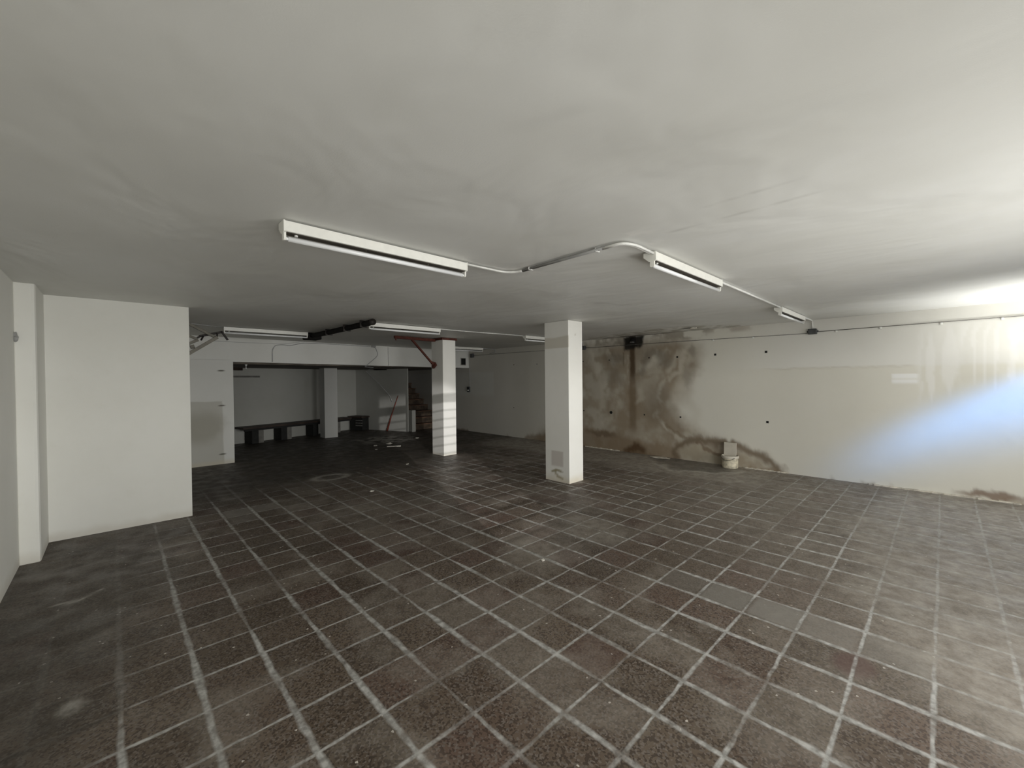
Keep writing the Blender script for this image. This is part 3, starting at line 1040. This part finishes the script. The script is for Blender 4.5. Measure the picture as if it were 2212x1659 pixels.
bm = B()
tube(bm, [rr_(p) for p in [(1.92, 2.49, Zc), (2.30, 2.475, Zc), (2.375, 2.40, Zc), (2.380, 2.33, Zc)]], 0.008, 10, 0.09)
tube(bm, [rr_(p) for p in [(1.92, 2.468, Zc - .004), (2.28, 2.452, Zc - .004), (2.352, 2.38, Zc - .004), (2.355, 2.31, Zc - .004)]], 0.008, 10, 0.09)
link('white_sleeve', bm, M['pvc'], root, smooth=True)
bm = B()
tube(bm, [rr_(p) for p in [(2.380, 2.34, Zc), (2.375, 1.9, Zc), (2.372, 1.56, Zc)]], 0.0085, 10)
tube(bm, [rr_(p) for p in [(2.355, 2.32, Zc - .004), (2.350, 1.9, Zc - .004), (2.346, 1.54, Zc - .004)]], 0.0085, 10)
link('grey_run', bm, M['cable_grey'], root, smooth=True)
bm = B()
tube(bm, [rr_(p) for p in [(2.372, 1.58, Zc), (2.375, 1.44, Zc), (2.47, 1.405, Zc), (2.71, 1.415, Zc)]], 0.009, 10, 0.09)
tube(bm, [rr_(p) for p in [(2.346, 1.56, Zc - .006), (2.350, 1.415, Zc - .006), (2.46, 1.380, Zc - .006), (2.71, 1.390, Zc - .006)]], 0.009, 10, 0.09)
link('white_bend', bm, M['pvc'], root, smooth=True)
for yy in (2.24, 1.62):
    bm = B(); box(bm, -0.018, 0.032, yy - 1.9 - 0.004, yy - 1.9 + 0.004, -0.026, -0.003)
    link('clip', bm, M['pvc'], root, bevel=0.002)

wire('straight_conduit', [(3.94, 1.405, Zc), (6.03, 1.415, Zc)], 0.0105, M['pvc'], 'straight white conduit joining the two battens nearest the stained wall', 'conduit')
wire('elbow_conduit', [(7.25, 1.415, Zc), (WX - 0.022, 1.415, Zc), (WX - 0.018, 1.413, 2.32)], 0.011, M['pvc'], 'white conduit elbow dropping from the ceiling to the dark junction box', 'conduit', rc=0.05)
wire('thin_ceiling_conduit', [(4.00, 5.93, Zc), (4.8, 5.86, Zc - .006), (5.4, 5.84, Zc), (5.95, 5.82, Zc)], 0.009, M['pvc'], 'long thin white conduit on the ceiling running behind the middle column', 'conduit')
wire('looped_conduit', [(7.35, 8.84, Zc), (WX - 0.02, 8.86, Zc - .002), (WX - 0.015, 8.84, 2.36), (WX - 0.015, 9.1, 2.325)], 0.007, M['cable_pale'], 'small looped conduit beside the distant batten near the rear corner', 'conduit')
wire('hooked_conduit', [(7.15, 5.80, Zc), (WX - 0.02, 5.80, Zc), (WX - 0.016, 5.78, 2.33)], 0.008, M['cable_pale'], 'short conduit hooking down to the junction box beside the middle column', 'conduit')
wire('pale_ceiling_wire', [(0.66, 7.55, Zc), (0.95, 7.72, Zc), (1.27, 7.88, Zc)], 0.005, M['cable_pale'], 'thin pale wire on the ceiling behind the folded steel arms', 'cable')

# long cables along the stained wall
wire('wall_cable', [(WX - 0.010, FY + 0.02, 2.275), (WX - 0.010, 0.2, 2.268), (WX - 0.010, 1.345, 2.262)], 0.0048, M['cable_dark'], 'dark cable on the wall from the street end to the larger junction box', 'cable', 'cables along the stained wall')
wire('wall_cable', [(WX - 0.010, 1.48, 2.245), (WX - 0.010, 3.4, 2.268), (WX - 0.010, 5.70, 2.279)], 0.0048, M['cable_dark'], 'dark cable crossing the brown leak stain between the two junction boxes', 'cable', 'cables along the stained wall')
wire('wall_cable', [(WX - 0.010, 5.86, 2.28), (WX - 0.010, 8.0, 2.30), (WX - 0.010, 9.83, 2.305)], 0.0048, M['cable_dark'], 'dark cable on the dim wall behind the middle column towards the rear corner', 'cable', 'cables along the stained wall')
for k, (yy, zz) in enumerate([(1.12, 2.245), (0.62, 2.245), (0.02, 2.245), (2.25, 2.237), (2.9, 2.245), (-0.5, 2.25)]):
    bm = B(); box(bm, -0.014, 0.0, -0.012, 0.012, -0.012, 0.020)
    o = link('cable_clip', bm, M['pvc'], None, (WX, yy, zz), bevel=0.003)
    tag(o, ['white clip hanging under the dark wall cable just right of the junction box', 'white clip under the wall cable, second right of the junction box', 'white clip under the wall cable above the streaky white paint',
            'white clip under the wall cable left of the junction box, nearer one', 'white clip under the wall cable by the edge of the leak stain', 'white clip under the wall cable at the bright street end'][k], 'clip', 'clips of the wall cable')


def jbox(name, y, z, w, h, label, dy=0):
    root = empty(name, (WX, y, z))
    tag(root, label, 'junction box', 'junction boxes on the stained wall')
    bm = B(); box(bm, -0.055, 0.0, -w / 2, w / 2, -h / 2, h / 2)
    link('housing', bm, M['box_grey'], root, bevel=0.010)
    bm = B(); box(bm, -0.061, -0.054, -w / 2 + 0.006, w / 2 - 0.006, -h / 2 + 0.006, h / 2 - 0.006)
    link('lid', bm, M['box_grey'], root, bevel=0.003)
    for s in (-1, 1):
        bm = B(); tube(bm, [(-0.022, s * w / 2, 0), (-0.022, s * (w / 2 + 0.016), 0)], 0.014, 12)
        link('cable_gland', bm, M['box_grey'], root, smooth=True)


jbox('junction_box', 1.412, 2.268, 0.115, 0.085, 'larger dark grey junction box below the conduit elbow by the corner batten')
jbox('junction_box', 5.775, 2.282, 0.13, 0.09, 'small dark junction box right beside the middle column')
jbox('junction_box', 9.90, 2.305, 0.14, 0.12, 'dim junction box high in the rear corner beside the header hatch')

# switch below
wire('switch_wire', [(WX - 0.008, 10.03, 2.25), (WX - 0.008, 10.06, 1.36)], 0.006, M['cable_pale'], 'thin vertical wire dropping to the rear wall switch', 'cable')
root = empty('wall_switch', (WX, 10.09, 1.285))
tag(root, 'small dark double switch box on the wall right of the red banded column', 'switch')
bm = B(); box(bm, -0.045, 0, -0.055, 0.055, -0.085, 0.075)
link('back_box', bm, M['box_grey'], root, bevel=0.008)
for zz in (0.028, -0.036):
    bm = B(); box(bm, -0.055, -0.044, -0.032, 0.032, zz - 0.022, zz + 0.022)
    link('rocker', bm, M['hole'] if zz > 0 else M['pvc'], root, bevel=0.003)

# hatch on the header
hd = Vector((WX - 0.45, 10.103 - 9.61, 0)).normalized()
ha = math.atan2(hd.y, hd.x)
root = empty('header_hatch', (7.640, 10.078, 2.125), ha)
tag(root, 'small black square hatch on the white header in the rear corner', 'hatch')
bm = B(); box(bm, -0.105, 0.105, -0.006, 0.004, -0.115, 0.115)
link('frame', bm, M['wall_dim'], root, bevel=0.002)
bm = B(); box(bm, -0.082, 0.082, -0.020, -0.004, -0.095, 0.095)
link('dark_panel', bm, M['hole'], root, bevel=0.006)

# cables on the header
def hy(x):   # face of header at x
    return 9.61 + (x - 0.45) * (10.103 - 9.61) / (WX - 0.45) - 0.010


def hp(x, z):
    return (x, hy(x), z)


wire('header_cable', [hp(2.402, 1.99), hp(2.405, 2.24), hp(2.46, 2.335), hp(2.60, 2.360), hp(2.77, 2.345), hp(2.98, 2.415), hp(3.5, 2.43), hp(4.40, 2.425), hp(4.62, 2.432)], 0.009, M['cable_pale'],
     'pale cable rising up the header then bending along its top edge', 'cable', rc=0.10)
wire('header_cable', [hp(1.35, 2.365), hp(1.9, 2.36), hp(2.6, 2.375), hp(2.95, 2.43)], 0.004, M['cable_pale'], 'thin painted wire along the top of the header behind the batten', 'cable')
wire('header_cable', [hp(5.107, 1.96), hp(5.107, 2.44)], 0.004, M['cable_grey'], 'thin straight vertical wire on the header left of the red brace', 'cable')
wire('looping_cable', [hp(4.64, 2.42), hp(4.76, 2.40), hp(4.83, 2.21), hp(4.62, 2.04), (4.50, 9.86, 1.945), (4.49, 9.95, 1.92), (4.85, 10.20, 1.915), (5.85, 12.9, 1.90), (6.03, 12.37, 1.50), (6.135, 12.12, 1.26), (6.20, 11.95, 1.10), (6.225, 11.86, 0.93)], 0.009, M['cable_pale'],
     'pale slack cable looping down the header and into the rear room', 'cable', rc=0.12)
bm = B(); box(bm, -0.055, 0.055, -0.03, 0.0, -0.025, 0.02)
tag(link('cable_bracket', bm, M['cable_grey'], None, (4.70, hy(4.7) + 0.01, 2.43), bevel=0.004), 'small grey bracket at the top of the header where the slack cable starts', 'bracket')

# black duct hung under the ceiling
root = empty('black_duct', (2.62, 6.8, H))
tag(root, 'sooty black duct pipe under the ceiling ending in a black box', 'duct')
bm = B(); tube(bm, [(0.02, -1.22, -0.052), (0.02, -0.9, -0.055), (0.01, 0.4, -0.055), (-0.02, 1.15, -0.055)], 0.042, 16)
link('pipe', bm, M['black'], root, smooth=True)
bm = B(); box(bm, -0.10, 0.15, 1.10, 1.40, -0.115, -0.004)
link('end_box', bm, M['black'], root, bevel=0.02)
for yy in (-0.95, -0.35, 0.4):
    bm = B(); box(bm, -0.04, 0.075, yy - 0.008, yy + 0.008, -0.102, -0.002)
    link('strap', bm, M['steel_dark'], root, bevel=0.002)
bm = B(); tube(bm, [(0.02, -1.25, -0.052), (0.02, -1.215, -0.052)], 0.046, 16)
link('collar', bm, M['steel_dark'], root, smooth=True)

# folded steel arms fixed to the boxed-in wall
ax, ay, az = 0.65, 7.3, 2.2
root = empty('folding_arms', (ax, ay, az))
tag(root, 'folded steel door arms sticking out from behind the white boxed-in wall', 'door arm')


def ra(x, y, z):
    return (x - ax, y - ay, z - az)


bm = B(); bar(bm, ra(0.655, 7.30, 2.505 - .05), ra(1.085, 7.30, 2.215), 0.03, 0.036)
link('upper_arm', bm, M['steel'], root, bevel=0.003)
bm = B(); bar(bm, ra(1.095, 7.28, 2.225), ra(0.655, 7.28, 1.895), 0.035, 0.045)
link('lower_arm', bm, M['steel'], root, bevel=0.003)
bm = B(); bar(bm, ra(0.655, 7.34, 2.285), ra(0.865, 7.34, 2.185), 0.03, 0.034)
link('short_arm', bm, M['steel'], root, bevel=0.003)
bm = B(); bar(bm, ra(0.655, 7.33, 2.055), ra(0.875, 7.33, 2.175), 0.04, 0.036)
bar(bm, ra(0.80, 7.33, 2.10), ra(0.815, 7.33, 2.05), 0.03, 0.05)
link('hinge_arm', bm, M['steel'], root, bevel=0.003)
bm = B()
bar(bm, ra(0.845, 7.36, 2.185), ra(0.90, 7.36, 2.232), 0.028, 0.026)
bar(bm, ra(0.89, 7.36, 2.230), ra(1.165, 7.36, 2.312), 0.028, 0.032)
link('dark_rail', bm, M['steel_dark'], root, bevel=0.002)
bm = B(); bar(bm, ra(1.155, 7.36, 2.318), ra(1.232, 7.36, 2.195), 0.028, 0.026)
link('dark_hook', bm, M['steel_dark'], root, bevel=0.002)
for a, b_ in ((ra(1.10, 7.33, 2.285), ra(1.090, 7.30, 2.215)), (ra(0.935, 7.33, 2.235), ra(0.905, 7.31, 2.17))):
    bm = B(); bar(bm, a, b_, 0.016, 0.016)
    link('link_bar', bm, M['steel_dark'], root)

# white peg and dark ledge in the rear room doorway
bm = B()
lathe(bm, [(0.016, 0), (0.016, 0.006), (0.008, 0.012), (0.008, 0.062), (0.022, 0.075), (0.024, 0.090)], 20)
tag(link('ceiling_hook', bm, M['pvc'], None, (1.985, 10.02, 1.845), smooth=True), 'small white peg hanging from the low rear ceiling beside the partition', 'hook')
bm = B(); lathe(bm, [(0.20, 0), (0.225, 0.006), (0.225, 0.020), (0.19, 0.030)], 40)
tag(link('ceiling_disc', bm, M['black'], None, (6.1, 12.33, 1.905)), 'round black disc on the low rear ceiling above the leaning stick', 'ceiling disc')
bm = B(); bar(bm, (1.72, 11.9, 1.90), (2.35, 12.33, 1.90), 0.06, 0.07)
tag(link('ceiling_batten', bm, M['bench_seat'], None), 'dark timber batten under the low rear ceiling behind the partition', 'batten')
bm = B()
prism(bm, [(2.18, 12.39), (2.80, 12.555), (2.795, 12.575), (2.175, 12.41)], 1.69, 1.735)
tag(link('wall_rail', bm, M['bench_grey'], None), 'grey horizontal rail high on the rear wall beside the partition', 'rail')

# ================================================================== BENCH in the rear room
bd = Vector((5.74 - 0.3, 13.38 - 11.936, 0)).normalized()
bn = Vector((bd.y, -bd.x, 0))         # towards the viewer
P0 = Vector((5.70, 13.369, 0))
root = empty('long_bench', (3.9, 12.75, 0), math.atan2(bd.y, bd.x))
tag(root, 'long dark bench on block supports along the rear wall behind the column', 'bench')
RB = Matrix.Translation((3.9, 12.75, 0)) @ Matrix.Rotation(math.atan2(bd.y, bd.x), 4, 'Z')
inv = RB.inverted()
wl = inv @ Vector((3.9, 11.936 + (3.9 - 0.3) * bd.y / bd.x, 0))     # the wall plane in bench space
yw = wl.y - 0.01
xl = (inv @ Vector((2.2, 12.4, 0))).x
xr = (inv @ P0).x
bm = B(); box(bm, xl, xr - 0.46, yw - 0.42, yw, 0.385, 0.435)
link('seat', bm, M['bench_seat'], root, bevel=0.006)
bm = B(); box(bm, xl + 0.04, xr - 0.48, yw - 0.40, yw - 0.36, 0.335, 0.385)
link('apron', bm, M['bench_dark'], root, bevel=0.003)
for k, wx_ in enumerate((2.42, 3.17, 4.10, 4.72)):
    lx_ = (inv @ Vector((wx_, 12.2 + wx_ * 0.1, 0))).x
    w = 0.30 if k < 4 else 0.25
    bm = B(); box(bm, lx_, lx_ + w * 0.55, yw - 0.38, yw - 0.02, 0, 0.385)  # darker left part of each support
    link('support', bm, M['bench_dark'], root, bevel=0.008)
    if k in (0, 1, 3):
        bm = B(); box(bm, lx_ + w * 0.55, lx_ + w, yw - 0.36, yw - 0.04, 0, 0.385)
        link('grey_support', bm, M['bench_grey'], root, bevel=0.008)
# end block beyond the corner
root = empty('end_bench', (5.83, 12.85, 0))
tag(root, 'short dark bench end with ribbed block, in the rear corner against the stair wall', 'bench')
sd = Vector((6.485 - 5.74, 11.38 - 13.38, 0)).normalized()
sn = Vector((-abs(sd.y), -abs(sd.x), 0)).normalized()


def sp(s, d):
    p = Vector((5.72, 13.36, 0)) + sd * s + sn * d
    return (p.x - 5.83, p.y - 12.85)


bm = B(); prism(bm, [sp(0.02, 0.02), sp(0.62, 0.02), sp(0.60, 0.34), sp(0.02, 0.36)], 0.40, 0.45)
link('seat', bm, M['bench_seat'], root, bevel=0.01)
bm = B(); prism(bm, [sp(0.05, 0.02), sp(0.58, 0.02), sp(0.57, 0.28), sp(0.05, 0.30)], 0.0, 0.40)
link('block', bm, M['bench_dark'], root, bevel=0.015)
for zz in (0.30, 0.22, 0.14):
    bm = B(); prism(bm, [sp(0.30, 0.28), sp(0.56, 0.27), sp(0.56, 0.30), sp(0.30, 0.31)], zz, zz + 0.03)
    link('rib', bm, M['bench_grey'], root, bevel=0.004)

# leaning red stick
bm = B(); tube(bm, [(6.10, 11.97, 0.012), (6.20, 11.89, 0.45), (6.335, 11.68, 1.11)], 0.030, 10, 0, 0.010)
tag(link('leaning_stick', bm, M['wood_red'], None, smooth=True), 'tapered red wooden stick leaning against the low stair wall', 'stick')

# stairs
root = empty('staircase', (7.2, 11.6, 0))
tag(root, 'worn reddish brown steps climbing in the rear corner behind the banded column', 'stairs')
n = 9
for k in range(n):
    y0 = k * 0.27
    z0 = k * 0.185
    if z0 + 0.185 > 1.75:
        break
    bm = B(); box(bm, -0.55 if k else -0.42, 0.66, y0, 2.5, z0, z0 + 0.155)
    link('step', bm, M['riser'], root, bevel=0.01)
    bm = B(); box(bm, -0.56 if k else -0.43, 0.66, y0 - 0.02, y0 + 0.30, z0 + 0.155, z0 + 0.185)
    link('tread', bm, M['stair'], root, bevel=0.006)
bm = B(); box(bm, 6.53, 6.66, 11.20, 11.40, 0, 0.66)
tag(link('newel_pier', bm, M['wall_dim'], None, bevel=0.012), 'low pale pier at the foot of the steps beside the stair wall', 'pier')

# ================================================================== BUCKET AND BOARD
root = empty('bucket', (WX - 0.155, 2.575, 0))
tag(root, 'dirty cream plastic tub standing against the stained wall', 'bucket')
bm = B()
lathe(bm, [(0.118, 0.0), (0.124, 0.01), (0.128, 0.17), (0.120, 0.17), (0.116, 0.03), (0.01, 0.028)], 44, 0.008)
link('tub', bm, M['bucket'], root, smooth=False, bevel=0.002)
bm = B()
lathe(bm, [(0.126, 0.165), (0.138, 0.170), (0.140, 0.200), (0.132, 0.214), (0.122, 0.212), (0.120, 0.170)], 44, 0.012)
link('rim', bm, M['board'], root, bevel=0.002)
bm = B()
tube(bm, [(-0.02 + 0.137 * math.cos(a), 0.137 * math.sin(a), 0.19 - 0.05 * math.sin((a - 2.2) / 1.9 * math.pi)) for a in np.linspace(2.2, 4.1, 12)], 0.004, 6)
link('handle', bm, M['steel'], root, smooth=True)
bm = B(); box(bm, -0.100, 0.100, -0.010, 0.010, 0.0, 0.395)
o = link('board_offcut', bm, M['board'], None, (WX - 0.112, 2.590, 0.032), bevel=0.003)
o.rotation_euler = (math.radians(-3), 0, math.radians(-90))
tag(o, 'plain pale board offcut standing upright in the cream tub', 'board')

# ================================================================== HOLES IN THE WALL
holes = [(2.055, 1.989, .018, 'upper row, nearest the bright street end'), (2.868, 1.984, .018, 'upper row, just right of the leak stain'), (3.57, 1.974, .016, 'upper row, inside the right edge of the leak stain'),
         (4.157, 1.983, .012, 'upper row, rust marked, right of the dark run'), (5.097, 1.974, .012, 'upper row, left of the dark run'), (5.80, 1.97, .011, 'upper row, beside the middle column'),
         (2.038, 0.814, .018, 'lower row, nearest the bright street end'), (3.513, 0.812, .015, 'lower row, above the brown arch of damp'), (4.267, 0.816, .014, 'lower row, small one right of the dark run'),
         (5.06, 0.824, .034, 'the biggest round one, left of the dark run'), (5.79, 0.83, .012, 'lower row, touching the middle column'),
         (7.255, 1.96, .011, 'upper row, seen just left of the middle column'), (8.112, 1.97, .011, 'upper row, in the dim part of the wall'), (8.128, 0.80, .012, 'lower row, in the dim part of the wall')]
for y, z, s, lab in holes:
    bm = B()
    if s > 0.03:
        tube(bm, [(0.002, 0, 0), (-0.004, 0, 0)], s, 16)
    else:
        box(bm, -0.004, 0.004, -s, s, -s, s)
    tag(link('tie_hole', bm, M['hole'], None, (WX, y, z), bevel=0.0015), 'dark tie hole in the wall, ' + lab, 'wall hole', 'dark tie holes in the right hand wall')

# smashed pipe end in the black patch under the ceiling
root = empty('broken_pipe', (WX, 4.50, 2.37))
tag(root, 'broken drain pipe end in the blackened patch at the top of the leak', 'pipe')
bm = B(); tube(bm, [(0.0, 0, 0.0), (-0.05, 0.0, -0.01), (-0.06, 0, -0.055)], 0.045, 16, 0.03)
link('stub', bm, M['black'], root, smooth=True)
bm = B(); tube(bm, [(-0.06, 0.0, -0.035), (-0.062, 0, -0.066)], 0.050, 16)
link('collar', bm, simple('wet_grey_metal', (0.09, 0.09, 0.085), 0.15, 0.3), root, smooth=True)

# ================================================================== RUBBLE AND CRUMBS
def crumb(name, loc, s, mat, label, seed, rz=0.0):
    bm = B()
    bmesh.ops.create_icosphere(bm, subdivisions=2, radius=0.5)
    rs = np.random.RandomState(seed)
    ph = rs.rand(6) * 6
    for v in bm.verts:
        f = 1 + 0.22 * math.sin(v.co.x * 9 + ph[0]) * math.sin(v.co.y * 8 + ph[1]) + 0.15 * math.sin(v.co.z * 11 + ph[2])
        v.co = Vector((v.co.x * s[0] * f, v.co.y * s[1] * f, (v.co.z + 0.5) * s[2] * f))
    lo = min(v.co.z for v in bm.verts)
    for v in bm.verts:
        v.co.z -= lo
    o = link(name, bm, mat, None, loc)
    o.rotation_euler = (0, 0, rz)
    return tag(o, label, 'rubble', 'crumbs of plaster lying on the floor')


crumb('plaster_chip', (2.656, 2.399, 0), (0.045, 0.03, 0.012), M['chip'], 'single white chip lying on the tiles in the middle of the room', 1, 0.6)
crumb('plaster_chip', (4.51, 9.45, 0), (0.10, 0.07, 0.03), M['chip_dark'], 'pale crumb beside the thin white strip, its left neighbour', 2)
crumb('plaster_chip', (4.88, 9.46, 0), (0.15, 0.10, 0.04), M['chip'], 'larger pale crumb just behind the thin white strip', 3)
crumb('plaster_chip', (5.906, 9.879, 0), (0.11, 0.08, 0.03), M['chip'], 'bright white crumb near the foot of the steps', 4)
crumb('plaster_chip', (4.28, 8.93, 0), (0.06, 0.05, 0.02), M['chip_dark'], 'small grey crumb in front of the thin white strip', 5)
crumb('plaster_chip', (3.947, 6.959, 0), (0.10, 0.05, 0.012), M['chip'], 'flat pale crumb on the dark tiles left of the banded column', 6, 0.7)
crumb('plaster_chip', (2.62, 5.62, 0), (0.07, 0.05, 0.012), M['chip'], 'small cream crumb on the dark tiles in front of the white ring mark', 7)
bm = B(); bar(bm, (4.66, 9.16, 0.008), (4.93, 8.99, 0.008), 0.022, 0.014)
tag(link('thin_strip', bm, M['chip'], None, bevel=0.002), 'thin straight white strip lying on the dark floor among the crumbs', 'strip')
crumb('plaster_lump', (7.70, 3.85, 0), (0.20, 0.42, 0.022), M['fillet'], 'flat pale lump of fallen plaster at the foot of the damp wall', 9)
crumb('ceiling_flake', (7.30, 3.02, H - 0.03), (0.10, 0.13, 0.022), M['chip'], 'white flake of loose paint hanging by the hole above the leak', 10)
# it hangs from the ceiling
# cement fillet along the foot of the wall
for i, (a, b_) in enumerate(((5.75, 4.85), (2.40, 1.72), (0.75, -0.65))):
    bm = B()
    nn = 24
    for k in range(nn):
        y0 = a + (b_ - a) * k / nn
        y1 = a + (b_ - a) * (k + 1) / nn
        w = 0.020 + 0.014 * math.sin(k * 1.3) ** 2
        h = 0.012 + 0.008 * math.sin(k * 0.9 + 1) ** 2
        box(bm, WX - w, WX + 0.002, min(y0, y1), max(y0, y1), -0.002, h)
    struct(link('baseboard_right', bm, M['fillet']))

crumb('wall_smudge', (-0.600, 5.50, 1.93), (0.035, 0.03, 0.075), M['cable_grey'], 'dark grey smudge in the corner of the left wall and its pilaster', 11)  # added blob standing for a dark smudge on the wall
# ================================================================== STREET GRILLE that throws the slatted light
root = empty('louvre_grille', (1.285, FY - 0.02, 1.15))
tag(root, 'narrow slatted grille in the street wall', 'grille')
zs = [2.183 - 0.0565 * k for k in range(18)]
for z in zs:
    bm = B(); box(bm, -0.215, 0.215, -0.004, 0.004, z - 1.15 - 0.0035, z - 1.15 + 0.0035)
    link('slat', bm, M['steel'], root)
bm = B(); box(bm, -0.215, 0.215, -0.012, 0.012, 2.235 - 1.15, 2.293 - 1.15)
link('cross_bar', bm, M['steel'], root)
